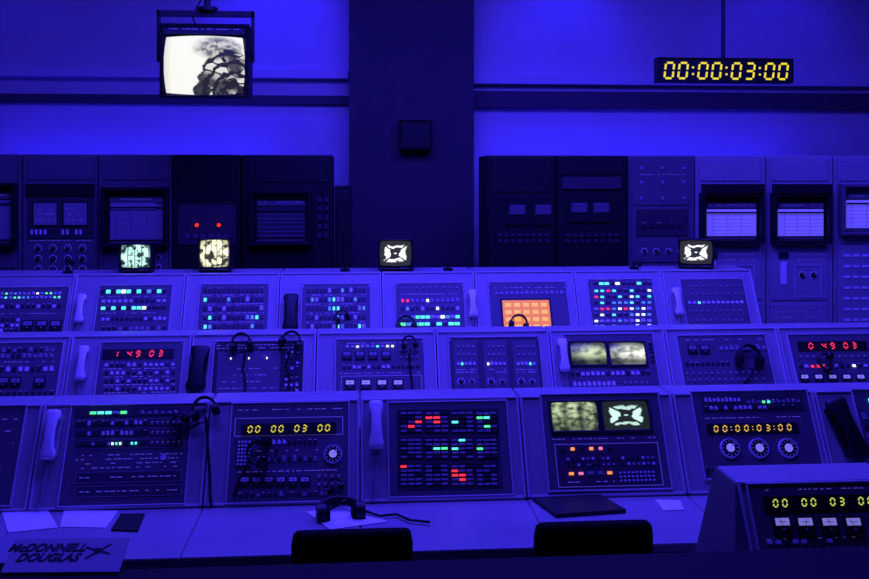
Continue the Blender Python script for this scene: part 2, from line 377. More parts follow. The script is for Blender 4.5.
# ===== row 2 (middle)
e,mb,fr=console(R2,-160,-58,365); panel(mb,fr,-145,345,-70,400); grid(mb,fr,-140,350,-75,392,7,5); done(e,mb)
e,mb,fr=console(R2,-58,68,365); panel(mb,fr,-38,344,59,403)
grid(mb,fr,-32,348,55,360,16,2,base='keymid',alt=('keydark',.3)); labels(mb,fr,-32,361,55,364,1); grid(mb,fr,-32,366,55,374,14,1,base='keydark',alt=('keypale',.5))
for x in (4,16,40): meter(mb,fr,x,383,.036,'keymid')
grid(mb,fr,-32,391,55,399,14,1,base='keydark'); done(e,mb)
e,mb,fr=console(R2,68,190,365); panel(mb,fr,98,343,181,402)
led(mb,fr,103,350,174,359,'1 49 03','digR',pad=.25,tk=.14)
for y in(363,371,379,387): grid(mb,fr,104,y,176,y+5,13,1,base='keydark',alt=('keypale',.35),fx=.55); labels(mb,fr,104,y+5,176,y+7,1)
done(e,mb)
e,mb,fr=console(R2,190,316,365); panel(mb,fr,213,342,303,401,'panelvdark')
mb.pbox(fr,217,352,280,396,.010,.013,'panel'); grid(mb,fr,284,350,300,394,3,8,base='keydark',alt=('keypale',.4),rnd=(['Lwhite'],.08),fx=.5,fy=.4); labels(mb,fr,217,344,299,350,2)
grid(mb,fr,222,356,276,362,3,1,base='Lwhite',fx=.08,fy=.35,w=.013); labels(mb,fr,220,366,277,392,4,w=.0135,dens=.35); done(e,mb)
e,mb,fr=console(R2,316,437,365); panel(mb,fr,336,340,424,400)
labels(mb,fr,340,342,420,345,1); grid(mb,fr,345,345,395,349,10,1,base='keypale',rnd=(['Lwhite','Lcyan'],.35))
for x in (347,360,373,386): meter(mb,fr,x,356,.032,'keymid')
grid(mb,fr,342,365,420,370,16,1,base='keydark',alt=('keypale',.3)); labels(mb,fr,340,372,420,375,1); outline(mb,fr,341,376,422,396)
for x in (350,366,382,398): meter(mb,fr,x,385,.036)
toggles(mb,fr,398,348,420,362,4,2); done(e,mb)
e,mb,fr=console(R2,437,552,365); panel(mb,fr,450,338,541,397,'paneldark')
for x0 in(454,484,514):
    mb.pbox(fr,x0,341,x0+24,392,.010,.013,'panel',.001)
    toggles(mb,fr,x0+2,344,x0+22,360,4,2,w=.013); grid(mb,fr,x0+2,362,x0+22,367,5,1,base='keypale',w=.013,rnd=(['Lwhite','Lcyan','Lorange'],.15)); labels(mb,fr,x0+2,369,x0+22,374,2,w=.0135)
    u,v=fr.pix(x0+7,382); knob(mb,fr,u,v,.020,.013); u,v=fr.pix(x0+18,382); knob(mb,fr,u,v,.016,.013)
done(e,mb)
e,mb,fr=console(R2,552,669,365); panel(mb,fr,566,335,656,393)
crt(mb,fr,569,342,607,367,'scr_bright1'); crt(mb,fr,608,342,646,367,'scr_bright2')
grid(mb,fr,570,371,650,377,16,1,base='keydark',alt=('keypale',.4)); grid(mb,fr,572,381,616,388,9,1,base='keypale'); toggles(mb,fr,622,380,650,388,5,1); grid(mb,fr,648,342,654,364,1,5,base='keydark'); done(e,mb)
e,mb,fr=console(R2,669,784,365); panel(mb,fr,681,336,770,390)
labels(mb,fr,685,338,765,342,1)
for x in(692,704): meter(mb,fr,x,350,.034,'keymid')
grid(mb,fr,684,362,730,367,9,1,base='keydark',alt=('Lwhite',.18)); toggles(mb,fr,684,371,765,384,13,2); grid(mb,fr,718,345,766,352,9,1,base='keymid'); done(e,mb)
e,mb,fr=console(R2,784,905,365); panel(mb,fr,793,335,885,388)
led(mb,fr,797,342,866,351,'0 49 03','digR',pad=.25,tk=.14); toggles(mb,fr,797,354,880,361,13,1)
grid(mb,fr,797,364,880,369,14,1,base='keydark',rnd=(['Lwhite','Lred','keypale','keypale'],.4)); 
for x in(804,818,832,846,860): meter(mb,fr,x,379,.032)
done(e,mb)

# ===== row 1 (near)
e,mb,fr=console(R1,-125,37,450); panel(mb,fr,-105,408,18,507); labels(mb,fr,-98,415,12,500,7,dens=.5); done(e,mb)
e,mb,fr=console(R1,37,207,450); panel(mb,fr,66,406,188,505,'panel')
mb.pbox(fr,76,409,182,417,.010,.012,'paneldark'); grid(mb,fr,90,411,128,416,5,1,base='Lgreen',fx=.8,fy=.5,w=.012,lit={(1,0):'Lcyan',(2,0):'Lcyan',(3,0):'keypale'},tick=0); grid(mb,fr,140,411,180,416,6,1,base='keymid',w=.012)
for k,y in enumerate((421,431,441)):
    mb.pbox(fr,74,y-1,184,y+8,.010,.012,'paneldark'); mb.frame(fr,*fr.rect(74,y-1,184,y+8),.0022,.012,.0128,'keymid')
    if k<2: grid(mb,fr,78,y,148,y+6,15,1,base='keydark',w=.012,alt=('keypale',.3),fy=.6)
    toggles(mb,fr,150,y,182,y+7,6,1,w=.012)
grid(mb,fr,80,442,146,447,17,1,base='keydark',w=.013,alt=('keypale',.3),lit={(8,0):'Lwhite',(9,0):'Lcyan',(10,0):'Lwhite',(13,0):'Lcyan',(14,0):'Lcyan'},tick=0)
labels(mb,fr,76,453,182,470,4,dens=.6); 
for y in (472,486): mb.pbox(fr,76,y,182,y+11,.010,.013,'paneldark',.001); mb.frame(fr,*fr.rect(76,y,182,y+11),.0022,.013,.0138,'keymid'); labels(mb,fr,80,y+3,178,y+8,1,w=.0135)
u,v=fr.pix(164,458); mb.cyl(fr,u,v,.014,.01,.016,'keypale'); done(e,mb)
e,mb,fr=console(R1,207,360,450); panel(mb,fr,230,404,348,502)
labels(mb,fr,238,407,342,413,1,dens=.6); outline(mb,fr,235,418,343,436)
led(mb,fr,242,424,336,435,'00  00  03  00','digY1',pad=.10,tk=.10,hs=.27); 
mb.pbox(fr,236,440,252,468,.010,.013,'paneldark'); grid(mb,fr,237,441,251,467,4,7,base='keypale',w=.013,tick=0)
grid(mb,fr,256,440,318,446,12,1,base='keydark',alt=('keypale',.4)); labels(mb,fr,256,449,318,453,1)
grid(mb,fr,256,456,318,464,12,1,base='keydark',alt=('keymid',.5)); gauge(mb,fr,333,455,.045)
labels(mb,fr,238,470,342,473,1)
for x in (245,257,269,281,293,305): meter(mb,fr,x,482,.024,'keypale')
toggles(mb,fr,316,474,342,490,4,2); grid(mb,fr,238,492,342,498,18,1,base='keydark',alt=('keymid',.4)); done(e,mb)
e,mb,fr=console(R1,360,523,450); panel(mb,fr,389,403,509,496)
mb.pbox(fr,397,409,500,490,.010,.014,'paneldark',.002)
lit={(1,0):{(1,1):'Lred',(0,1):'Lred',(1,2):'Lred'},(0,0):{(2,2):'Lred',(1,3):'Lred'},(2,0):{(0,2):'Lcyan'},(3,0):{(0,1):'Lgreen',(1,1):'Lcyan',(1,3):'Lgreen'},(1,1):{(1,2):'Lcyan',(2,2):'Lgreen'},(2,1):{(1,0):'Lcyan',(0,2):'Lcyan'},(3,1):{(0,2):'Lgreen'},(0,2):{(0,0):'Lred'},(2,2):{(0,2):'Lred',(1,2):'Lred',(0,1):'Lred',(1,3):'Lred'}}
for r,(ya,yb) in enumerate(((411,435),(438,461),(464,488))):
    for c,(xa,xb) in enumerate(((399,423),(424,449),(450,474),(475,498))):
        mb.pbox(fr,xa,ya,xb,yb,.014,.016,'black',.001)
        grid(mb,fr,xa+1,ya+1,xb-1,yb-1,3,5,base='keymid',fx=.85,fy=.50,w=.016,h=.004,alt=('keydark',.2),lit=lit.get((c,r),{}),tick=0)
done(e,mb)
e,mb,fr=console(R1,523,680,450); panel(mb,fr,545,395,664,490)
crt(mb,fr,549,401,599,434,'scr_tower'); crt(mb,fr,600,400,650,433,'scr_ring2')
labels(mb,fr,552,437,655,441,1); mb.pbox(fr,556,444,660,487,.010,.013,'paneldark',.001); outline(mb,fr,556,444,660,487,.013)
grid(mb,fr,558,446,614,453,6,1,base='keydark',w=.013,lit={(1,0):'Lorange',(3,0):'Lorange',(4,0):'Lpink'},fx=.5,fy=.5,tick=0)
u0,u1,v0,v1=fr.rect(565,456,655,468)
for j in range(2):
    for i in range(18): mb.cyl(fr,u0+(i+.5)*(u1-u0)/18,v1-(j+.5)*(v1-v0)/2,.007,.013,.019,random.choice(['keypale','keymid','keydark']),10)
grid(mb,fr,566,471,614,477,5,1,base='keymid',w=.013,lit={(0,0):'Lorange',(1,0):'Lpink',(4,0):'Lorange'},fx=.6,tick=0)
grid(mb,fr,618,471,655,483,9,3,base='keypale',w=.013,fx=.5,fy=.4,tick=0); labels(mb,fr,560,480,614,485,1,w=.0135); done(e,mb)
e,mb,fr=console(R1,680,826,450); panel(mb,fr,698,392,815,478)
mb.pbox(fr,701,396,803,412,.010,.013,'paneldark'); grid(mb,fr,703,398,740,404,9,1,base='keypale',w=.013); grid(mb,fr,745,400,800,405,11,1,base='keymid',w=.013,lit={(3,0):'Lgreen',(4,0):'Lcyan'}); grid(mb,fr,703,406,800,411,20,1,base='keydark',w=.013,alt=('keypale',.4))
led(mb,fr,706,424,797,434,'00:00:03:00','digO',pad=.10,tk=.11,hs=.28); labels(mb,fr,704,416,808,420,1)
for x in(729,758,787): gauge(mb,fr,x,449,.050)
grid(mb,fr,704,466,808,474,16,1,base='keydark',alt=('keypale',.4)); done(e,mb)
e,mb,fr=console(R1,826,980,450); panel(mb,fr,862,390,960,478); grid(mb,fr,866,396,955,405,14,1,base='keypale',rnd=(['Lcyan'],.2)); grid(mb,fr,866,412,955,470,12,6,base='keydark',alt=('keymid',.4)); done(e,mb)

# ===== console nearest on right
e,mb,fr=console(R0,741,905,515); panel(mb,fr,757,484,893,596)
labels(mb,fr,764,487,880,492,1); led(mb,fr,762,496,880,510,'00  00  03  00','digYG',pad=.12,tk=.09,hs=.25)
for x in(781,804,828,852,876): meter(mb,fr,x,526,.034,'meter')
grid(mb,fr,764,538,884,545,14,1,base='keypale',alt=('keydark',.4)); toggles(mb,fr,764,549,884,556,14,1); grid(mb,fr,764,562,884,582,8,2)
done(e,mb)
X0=fr.w(*fr.pix(741,515)).x+.002; d=R0['d0']; pm=MB()
prof=[(d-.45,0),(d-.45,.70),(d-.02,.76),(d+.24,1.18),(d+.45,1.18),(d+.45,0)]
vs=[(X0-.005-max(0,(1.18-z))*.24,y,z) for y,z in prof]+[(X0,y,z) for y,z in prof]; n=6
pm.add(vs,[tuple(range(n)),tuple(reversed(range(n,2*n)))]+[(i,n+i,n+(i+1)%n,(i+1)%n) for i in range(n)],'panel'); pm.build('end_panel',e,.006)
e,mb,fr=console(R0,905,1070,515); panel(mb,fr,925,480,1050,590); grid(mb,fr,935,485,1040,580,8,6); done(e,mb)

# ------------------------------------------------------------------ telephone handsets
def coil(mb,p0,p1,sag,r=.009,turns=34,m='white_plastic',tr=.0022):
    pts=[];n=turns*6
    p0=Vector(p0);p1=Vector(p1)
    for i in range(n+1):
        t=i/n; c=p0.lerp(p1,t); c.z-=sag*4*t*(1-t)
        a=2*math.pi*i/6
        pts.append(c+Vector((math.cos(a)*r,math.sin(a)*r*.6,math.sin(a)*r*.5)))
    mb.tube(pts,tr,m,4)
def handset(row,px,py,m='white_plastic',L=.235,cord=True,tilt=0,fat=1.15):
    f0=row['fr']; u,v=f0.pix(px,py); ca,sa=math.cos(tilt),math.sin(tilt)
    fr=Frame(f0.w(u,v,.016),f0.U*ca+f0.V*sa,f0.V*ca-f0.U*sa)
    blk=m=='black'
    e=empty('telephone_handset',fr.O)
    mb=MB(); cb='black' if blk else 'keymid'; cw=.055 if blk else .034
    mb.box(fr,-cw,cw,-L*.40,L*.40,.001,.022,cb,.006)
    mb.box(fr,-.030*fat,.030*fat,-L*.40,-L*.30,.001,.036,cb,.004)
    for s in(-1,1): mb.cyl(fr,s*.024*fat,L*.33,.005,.020,.05,'chrome',8)
    mb.build('cradle',e)
    b=MB(); secs=[]
    for t,ra,rb,wo in((-.5,.016,.012,.044),(-.485,.027,.022,.044),(-.42,.031,.026,.044),(-.34,.030,.024,.047),(-.26,.024,.016,.058),(-.1,.021,.013,.064),(.1,.021,.013,.064),(.26,.024,.016,.058),(.34,.030,.024,.047),(.42,.031,.026,.044),(.485,.027,.022,.044),(.5,.016,.012,.044)):
        secs.append((fr.w(0,t*L,wo),fr.U,fr.W,ra*fat,rb))
    b.loft(secs,m,18,2.6); b.build('grip',e)
    if cord:
        c=MB(); coil(c,fr.w(0,-L*.5,.04),f0.w(u-.02,.012,.03),.02,m='keymid' if not blk else 'black'); c.build('coiled_cord',e)
handset(R1,54,438); handset(R1,376,428); handset(R1,843,432,'black',.32,tilt=.25,fat=1.9)
handset(R2,84,366); handset(R2,199,371,'black',.31,tilt=-.06,fat=2.1); handset(R2,562,358)
handset(R3,82,311); handset(R3,291,315,'black',.31,fat=2.0); handset(R3,472,306); handset(R3,676,304)

# ------------------------------------------------------------------ headsets
def headset(fr,s=1,drop=None):
    e=empty('headset',fr.O); mb=MB(); r=.078*s
    for k in(-.012,.0,.012):
        arc=[fr.w(r*math.cos(a),r*1.15*math.sin(a),k*s) for a in [math.radians(-12+204*i/22) for i in range(23)]]
        mb.tube(arc,.008*s,'black',8)
    for sd in(-1,1):
        fc=Frame(fr.w(sd*r*.98,-.02*s,0),fr.V,fr.W) 
        mb.cyl(fc,0,0,.040*s,-.018*s,.018*s,'black',18,.038*s); mb.cyl(fc,0,0,.032*s,-sd*.018*s,-sd*.032*s,'fabric',18)
    boom=[fr.w(-r,-.03*s,0),fr.w(-r*.9,-.07*s,.03*s),fr.w(-r*.5,-.10*s,.06*s),fr.w(-r*.1,-.105*s,.075*s)]
    mb.tube(boom,.005*s,'black',6); mb.tube([boom[-1],fr.w(r*.12,-.105*s,.08*s)],.012*s,'black',8)
    if drop: mb.tube(drop,.007,'black',6)
    mb.build('band_and_earcups',e); return e
def onrow(row,px,py,w=.05,rot=0,s=1,drop=None):
    f=row['fr']; u,v=f.pix(px,py); ca,sa=math.cos(rot),math.sin(rot)
    fr=Frame(f.w(u,v,w),f.U*ca+f.V*sa,f.V*ca-f.U*sa)
    d=None
    if drop:
        d=[]
        for i,(x,y,ww) in enumerate(drop):
            uu,vv=f.pix(x,y); d.append(f.w(uu,vv,ww))
    return headset(fr,s,d)
onrow(R2,242,346,.05,.2,.8,[(246,354,.05),(243,370,.02),(246,385,.02),(244,397,.02)])
onrow(R2,291,344,.05,-.3,.8,[(290,354,.05),(286,366,.02),(290,378,.02),(288,392,.02)])
onrow(R3,406,328,.05,.1,.9,[(404,332,.05),(405,336,.03)])
onrow(R2,409,346,.05,.1,.6,[(409,355,.04),(410,370,.02),(412,385,.02),(413,397,.02)])
onrow(R3,518,326,.05,-.2,.85,[(520,330,.05),(522,333,.02)])
onrow(R2,747,360,.05,-.15,1.0,[(752,368,.05),(750,378,.02),(738,388,.02)])
onrow(R2,824,364,.05,1.2,.7)
onrow(R3,342,318,.035,.4,.6,[(338,324,.03),(336,333,.02)])
onrow(R1,206,413,.05,.3,.72,[(207,420,.05),(208,440,.03),(210,470,.025),(211,500,.025),(212,508,.02)])
onrow(R1,181,428,.045,1.2,.55,[(184,434,.03),(200,425,.03)])
onrow(R1,262,455,.05,1.45,.75,[(250,462,.03),(240,480,.02),(234,497,.02)])
onrow(R1,335,489,.045,.3,.45)
fd=Frame(hZ(340,510,.79),Vector((1,.15,0)),Vector((-.15,1,.12)))
headset(fd,1.15,[hZ(365,511,.775),hZ(380,516,.772),hZ(396,514,.772),hZ(410,520,.772),hZ(430,522,.772)])

# ------------------------------------------------------------------ desk items
zd=.7592
def sheet(name,pts,z0,th,m):
    vs=[hZ(x,y,z0) for x,y in pts]; e=MB(); n=len(vs)
    top=[v+Vector((0,0,th)) for v in vs]
    e.add(vs+top,[tuple(range(n)),tuple(reversed(range(n,2*n)))]+[(i,n+i,n+(i+1)%n,(i+1)%n) for i in range(n)],m)
    return e.build(name,None,.0)
sheet('paper_sheet',[(2,513),(48,511),(58,528),(8,533)],zd,.003,'paper')
sheet('paper_sheet',[(64,511),(118,511),(106,528),(60,527)],zd,.002,'paper')
sheet('clipboard',[(121,515),(145,515),(138,532),(111,531)],zd,.008,'black')
sheet('paper_sheet',[(306,512),(352,509),(388,522),(330,530)],zd,.003,'paper')
sheet('notebook',[(533,501),(600,498),(626,513),(556,518)],zd,.018,'black')
sheet('paper_sheet',[(655,500),(680,501),(684,510),(664,511)],zd,.003,'paper')

# ------------------------------------------------------------------ office chairs
def chair(px0,px1,ytop,Y):
    a=hY(px0,ytop,Y); b=hY(px1,ytop,Y); xc=(a.x+b.x)/2; hw=(b.x-a.x)/2; zt=(a.z+b.z)/2
    e=empty('office_chair',(xc,Y+.2,0)); mb=MB()
    secs=[]
    for z,k,dy in((zt-.36,.80,.02),(zt-.34,.9,.02),(zt-.2,1,.0),(zt-.05,.99,-.02),(zt-.012,.96,-.025),(zt,.90,-.025)):
        secs.append((Vector((xc,Y+dy,z)),Vector((1,0,0)),Vector((0,1,0)),hw*k,.032 if zt-z>.001 else .018))
    mb.loft(secs,'fabric',32,7); mb.build('backrest',e)
    mb=MB(); zs=.47
    mb.loft([(Vector((xc,Y+.27,zs-.07)),Vector((1,0,0)),Vector((0,1,0)),hw*.92,.20),(Vector((xc,Y+.27,zs-.05)),Vector((1,0,0)),Vector((0,1,0)),hw,.23),(Vector((xc,Y+.27,zs-.01)),Vector((1,0,0)),Vector((0,1,0)),hw,.23),(Vector((xc,Y+.27,zs+.01)),Vector((1,0,0)),Vector((0,1,0)),hw*.93,.21)],'fabric',32,4)
    mb.build('seat',e)
    mb=MB(); mb.tube([(xc,Y-.02,zt-.3),(xc,Y-.03,zs),(xc,Y+.02,zs-.09),(xc,Y+.2,zs-.09)],.02,'black')
    mb.tube([(xc,Y+.25,.08),(xc,Y+.25,zs-.06)],.028,'chrome',12)
    for k in range(5):
        t=2*math.pi*k/5+.3; p=(xc+.28*math.cos(t),Y+.25+.28*math.sin(t))
        mb.tube([(xc,Y+.25,.11),(p[0],p[1],.075)],[.025,.016],'black')
        mb.tube([(p[0]-.012,p[1],.03),(p[0]+.012,p[1],.03)],.0295,'black',12); mb.tube([(p[0],p[1],.03),(p[0],p[1],.08)],.008,'black',6)
    mb.build('pedestal',e)
chair(291,413,528,3.86); chair(533,651,520,3.86)

# ------------------------------------------------------------------ desktop monitors on row 3
def monitor(x0,y0,x1,y1,Y,rot,scr,dep=.30):
    p=hY((x0+x1)/2,y1,Y); q0=hY(x0,y0,Y); q1=hY(x1,y1,Y); w=(q1.x-q0.x)/2; zb=R3['zt']+.001; h=q0.z-zb
    c,s=math.cos(rot),math.sin(rot); U=Vector((c,s,0)); fr=Frame((p.x,Y,zb),U,(0,0,1))
    e=empty('crt_monitor',(p.x,Y,zb)); mb=MB()
    mb.box(fr,-w,w,.012,h,-dep*.45,0,'black',.004); 
    vs=[fr.w(-w,.012,-dep*.45),fr.w(w,.012,-dep*.45),fr.w(w,h,-dep*.45),fr.w(-w,h,-dep*.45),fr.w(-w*.6,.03,-dep),fr.w(w*.6,.03,-dep),fr.w(w*.6,h*.75,-dep),fr.w(-w*.6,h*.75,-dep)]
    mb.add(vs,[(0,1,5,4),(1,2,6,5),(2,3,7,6),(3,0,4,7),(7,6,5,4)],'black')
    mb.frame(fr,-w,w,.012,h,.014,-.001,.016,'black',.004)
    for u in(-w*.7,w*.7):
        for ww in(-.03,-dep*.8): mb.cyl(Frame(fr.w(u,0,ww),(1,0,0),(0,1,0)),0,0,.012,0,.035,'black',10)
    mb.screen(fr,-w+.015,w-.015,.045,h-.015,.002,.008,scr)
    for u in(w*.3,w*.5,w*.7): mb.cyl(fr,u,.030,.005,.0,.012,'keymid',8)
    mb.build('cabinet_and_screen',e)
monitor(119,243,152,275,8.32,.0,'scr_mot1'); monitor(198,238,231,276,8.32,.0,'scr_mot2'); monitor(378,239,413,275,8.32,-.12,'scr_ring'); monitor(679,239,713,274,8.32,-.35,'scr_ring')

def mic(px,py):
    b=hY(px,274,8.36); b.z=R3['zt']+.001; t=hY(px+3,py,8.30); e=empty('gooseneck_microphone',b); mb=MB()
    mb.cyl(Frame(b,(1,0,0),(0,1,0)),0,0,.04,0,.02,'black',16); mb.tube([b,b.lerp(t,.6)+Vector((-.02,0,.03)),t],.008,'black'); mb.tube([t,t+Vector((.02,-.04,-.012))],.022,'black',10)
    mb.build('stand',e)
mic(345,256); mic(448,262); mic(634,263); mic(68,262)

# ------------------------------------------------------------------ equipment racks
YR=9.6; ZF=.33; FRK=Frame((0,YR,ZF),(1,0,0),(0,0,1))
ZT=H+25*.0096
def rack(x0,x1,m,xb=None):
    X0=hY(x0,200,YR).x+.004; X1=hY(x1,200,YR).x-.004
    e=empty('equipment_rack',((X0+X1)/2,YR,ZF)); b=MB(); b.wbox(X0,X1,YR,YR+.7,ZF,ZT,m); b.build('cabinet',e,.012)
    mb=MB()
    hgt=ZT-ZF
    for u in(X0+.008,X1-.026): mb.box(FRK,u,u+.018,.06,hgt-.03,-.002,.012,m,.003)
    mb.box(FRK,X0+.03,X1-.03,.04,.18,-.002,.01,m,.003)
    return e,mb
def recorder(mb,x0,y0,x1,y1,pm='chart',frame='black'):
    u0,u1,v0,v1=mb.pbox(FRK,x0,y0,x1,y1,-.002,.02,frame,.005)
    mb.frame(FRK,u0,u1,v0,v1,.035,.02,.10,frame,.008)
    mb.box(FRK,u0+.07,u1-.06,v0+.07,v1-.16,.02,.032,pm,.003)
    mb.box(FRK,u0+.07,u1-.06,v1-.15,v1-.10,.02,.04,'rackmid',.003); mb.box(FRK,u0+.07,u1-.06,v1-.20,v1-.185,.032,.045,'keydark'); labels(mb,FRK,x0+10,y0+10,x1-8,y0+14,1,w=.0405)
    for k in range(6): 
        z=v0+.09+k*(v1-v0-.28)/6; mb.box(FRK,u0+.08,u1-.07,z,z+.003,.032,.0325,'keymid')
    for k in range(3):
        u=u0+.1+k*(u1-u0-.2)/3+.03; pts=[FRK.w(u+random.uniform(-.012,.012),v0+.08+i*(v1-v0-.26)/14,.034) for i in range(15)]; mb.tube(pts,.0015,'keydark',4)
    mb.box(FRK,u0+.07,u1-.06,v0+.04,v0+.055,.02,.03,'rackmid')
def blank(mb,x0,y0,x1,y1,m,ch=.003):
    a=mb.pbox(FRK,x0,y0,x1,y1,-.002,.010,m,ch)
    for u in(a[0]+.02,a[1]-.02):
        for v in(a[2]+.02,a[3]-.02): mb.cyl(FRK,u,v,.006,.010,.013,'chrome' if m!='rackunlit' else 'keydark',8)
e,mb=rack(-60,22,'rackmid'); recorder(mb,-50,183,19,247,'paperdim'); blank(mb,-50,252,16,268,'rackmid'); done(e,mb)
e,mb=rack(22,98,'rackmid'); blank(mb,27,160,94,180,'rackmid')
mb.pbox(FRK,27,184,95,196,0,.03,'black',.004); mb.pbox(FRK,28,196,95,238,0,.012,'rackdim',.003)
for xx in(33,63):
    mb.pbox(FRK,xx,201,xx+26,226,.012,.02,'paperdim'); mb.frame(FRK,*FRK.rect(xx,201,xx+26,226),.012,.02,.026,'black'); labels(mb,FRK,xx+4,206,xx+23,222,3,w=.0205,dens=.5)
grid(mb,FRK,30,228,92,236,14,1,base='keypale',w=.012,fx=.5,fy=.6,alt=('keydark',.3),tick=0); labels(mb,FRK,30,239,92,242,1,w=.0)
knobs(mb,FRK,31,243,90,274,4,3,.028,.0)
done(e,mb)
e,mb=rack(98,172,'rackmid'); blank(mb,103,160,168,180,'rackmid'); recorder(mb,103,187,170,247,'paperdim'); mb.pbox(FRK,112,203,157,209,.03,.045,'keymid'); blank(mb,104,252,168,270,'rackmid'); knobs(mb,FRK,150,250,168,272,1,2,.02); done(e,mb)
e,mb=rack(172,241,'rackunlit'); blank(mb,178,160,236,200,'rackunlit'); blank(mb,178,205,236,245,'rackdim'); labels(mb,FRK,184,208,230,218,2,m='rackmid')
for x in(197,219):
    u,v=FRK.pix(x,225); mb.cyl(FRK,u,v,.028,.0,.015,'black'); mb.cyl(FRK,u,v,.018,.015,.03,'redlamp',12,.012)
grid(mb,FRK,184,232,230,240,6,1,base='rackmid',tick=0); done(e,mb)
e,mb=rack(241,333,'rackunlit'); blank(mb,248,160,328,182,'rackunlit'); recorder(mb,250,190,312,245,'rackdim'); grid(mb,FRK,316,195,330,240,2,5,base='rackdim',tick=0); done(e,mb)
X0=hY(334,200,YR).x+.004; X1=hY(352,200,YR).x; e=empty('storage_cabinet',((X0+X1)/2,YR,ZF)); mb=MB(); zc=hY(340,186,YR).z
mb.wbox(X0,X1,YR,YR+.6,ZF,zc,'rackunlit'); mb.box(FRK,X0+.02,X1-.02,.05,zc-ZF-.05,.0,.012,'rackunlit',.003); mb.cyl(FRK,X1-.04,1.0,.012,.012,.04,'keydark',10); mb.build('body',e,.01)
e,mb=rack(487,556,'rackunlit'); blank(mb,492,160,551,192,'rackunlit')
for x in(517,543):
    mb.pbox(FRK,x-11,196,x+11,225,0,.02,'rackunlit',.004); mb.pbox(FRK,x-8,205,x+8,215,.02,.03,'rackmid',.008)
grid(mb,FRK,496,232,550,244,8,2,base='rackdim',tick=0); done(e,mb)
e,mb=rack(556,628,'rackunlit'); blank(mb,561,160,623,174,'rackunlit'); mb.pbox(FRK,562,177,621,189,.01,.02,'rackdim',.003)
for x in(579,601):
    mb.pbox(FRK,x-11,194,x+11,222,0,.02,'rackunlit',.004); mb.pbox(FRK,x-8,203,x+8,213,.02,.03,'rackmid',.008)
grid(mb,FRK,564,232,620,244,8,2,base='rackdim',tick=0); done(e,mb)
e,mb=rack(628,695,'rackmid'); blank(mb,634,160,690,205,'rackmid'); blank(mb,636,209,688,236,'rackdim'); grid(mb,FRK,640,222,684,230,6,1,base='keydark',fx=.7); blank(mb,634,240,690,262,'rackmid')
for y in(168,182,198):
    for x in(641,662,683): u,v=FRK.pix(x,y); mb.cyl(FRK,u,v,.016,.01,.022,'keymid',10)
labels(mb,FRK,640,172,684,177,1); knobs(mb,FRK,638,242,686,260,4,1,.025); done(e,mb)
for (xa,xb) in((695,766),(766,833)):
    e,mb=rack(xa,xb,'rack'); blank(mb,xa+5,160,xb-5,181,'rack'); mb.pbox(FRK,xa+6,184,xb-6,193,.0,.12,'black',.006)
    recorder(mb,xa+4,193,xb-5,243,'chart'); blank(mb,xa+5,248,xb-5,300,'rack'); blank(mb,xa+5,304,xb-5,330,'rack')
    mb.pbox(FRK,xa+12,252,xa+22,259,.01,.014,'keydark'); mb.pbox(FRK,xa+14,262,xa+20,284,.01,.02,'keypale'); labels(mb,FRK,xa+28,252,xb-10,262,2)
    mb.frame(FRK,*FRK.rect(xa+28,265,xb-12,297),.008,.01,.016,'rim'); knobs(mb,FRK,xa+30,268,xb-14,282,2,1,.03); labels(mb,FRK,xa+10,308,xb-10,326,3,dens=.4); done(e,mb)
e,mb=rack(833,905,'rack'); blank(mb,838,160,900,181,'rack'); recorder(mb,838,184,900,235,'chart','rackmid'); 
blank(mb,838,246,900,330,'rack'); grid(mb,FRK,842,250,896,325,6,7,base='keypale',fx=.7,fy=.22,tick=0); done(e,mb)
e,mb=rack(905,980,'rack'); recorder(mb,910,190,972,243); blank(mb,912,250,970,325,'rack'); done(e,mb)

# ------------------------------------------------------------------ hanging television
YT=8.7; FT=Frame((0,YT,0),(1,0,0),(0,0,1)); CEIL=5.4
p=hY(204,60,YT); e=empty('hanging_television',p); mb=MB()
u0,u1,v0,v1=FT.rect(160,24,249,99)
mb.box(FT,u0,u1,v0,v1,-.30,-.001,'black',.01)
mb.box(FT,u0+.08,u1-.08,v0+.05,v1-.08,-.48,-.30,'black')
mb.frame(FT,u0,u1,v0,v1,.035,-.001,.03,'blackgloss',.008)
a=FT.rect(164,36,245,95); mb.screen(FT,a[0],a[1],a[2],a[3],.004,.018,'scr_tv',16)
mb.box(FT,u0+.03,u1-.03,v1-.09,v1-.03,.0,.022,'keydark',.002)
labels(mb,FT,170,28,240,31,1,w=.0225)
mb.build('cabinet_and_screen',e)
mb=MB(); b=FT.rect(155,8,251,60)
for s,u in((-1,b[0]),(1,b[1])): mb.box(FT,u-.012,u+.012,b[2],b[3],-.19,-.13,'black'); mb.box(FT,min(u,u0 if s<0 else u1),max(u,u0 if s<0 else u1),b[2]+.02,b[2]+.08,-.19,-.13,'black')
mb.box(FT,b[0]-.012,b[1]+.012,b[3]-.05,b[3],-.19,-.13,'black'); mb.cyl(Frame(FT.w((u0+u1)/2,b[3],-.16),(1,0,0),(0,1,0)),0,0,.09,0,.03,'black',16)
mb.tube([FT.w((u0+u1)/2,b[3],-.16),FT.w((u0+u1)/2,CEIL,-.16)],.028,'black',12)
mb.tube([FT.w((u0+u1)/2-.1,v1,-.2),FT.w((u0+u1)/2-.14,v1+.1,-.2),FT.w((u0+u1)/2-.03,v1+.3,-.2),FT.w((u0+u1)/2-.03,CEIL,-.2)],.008,'black',6)
mb.build('bracket',e)

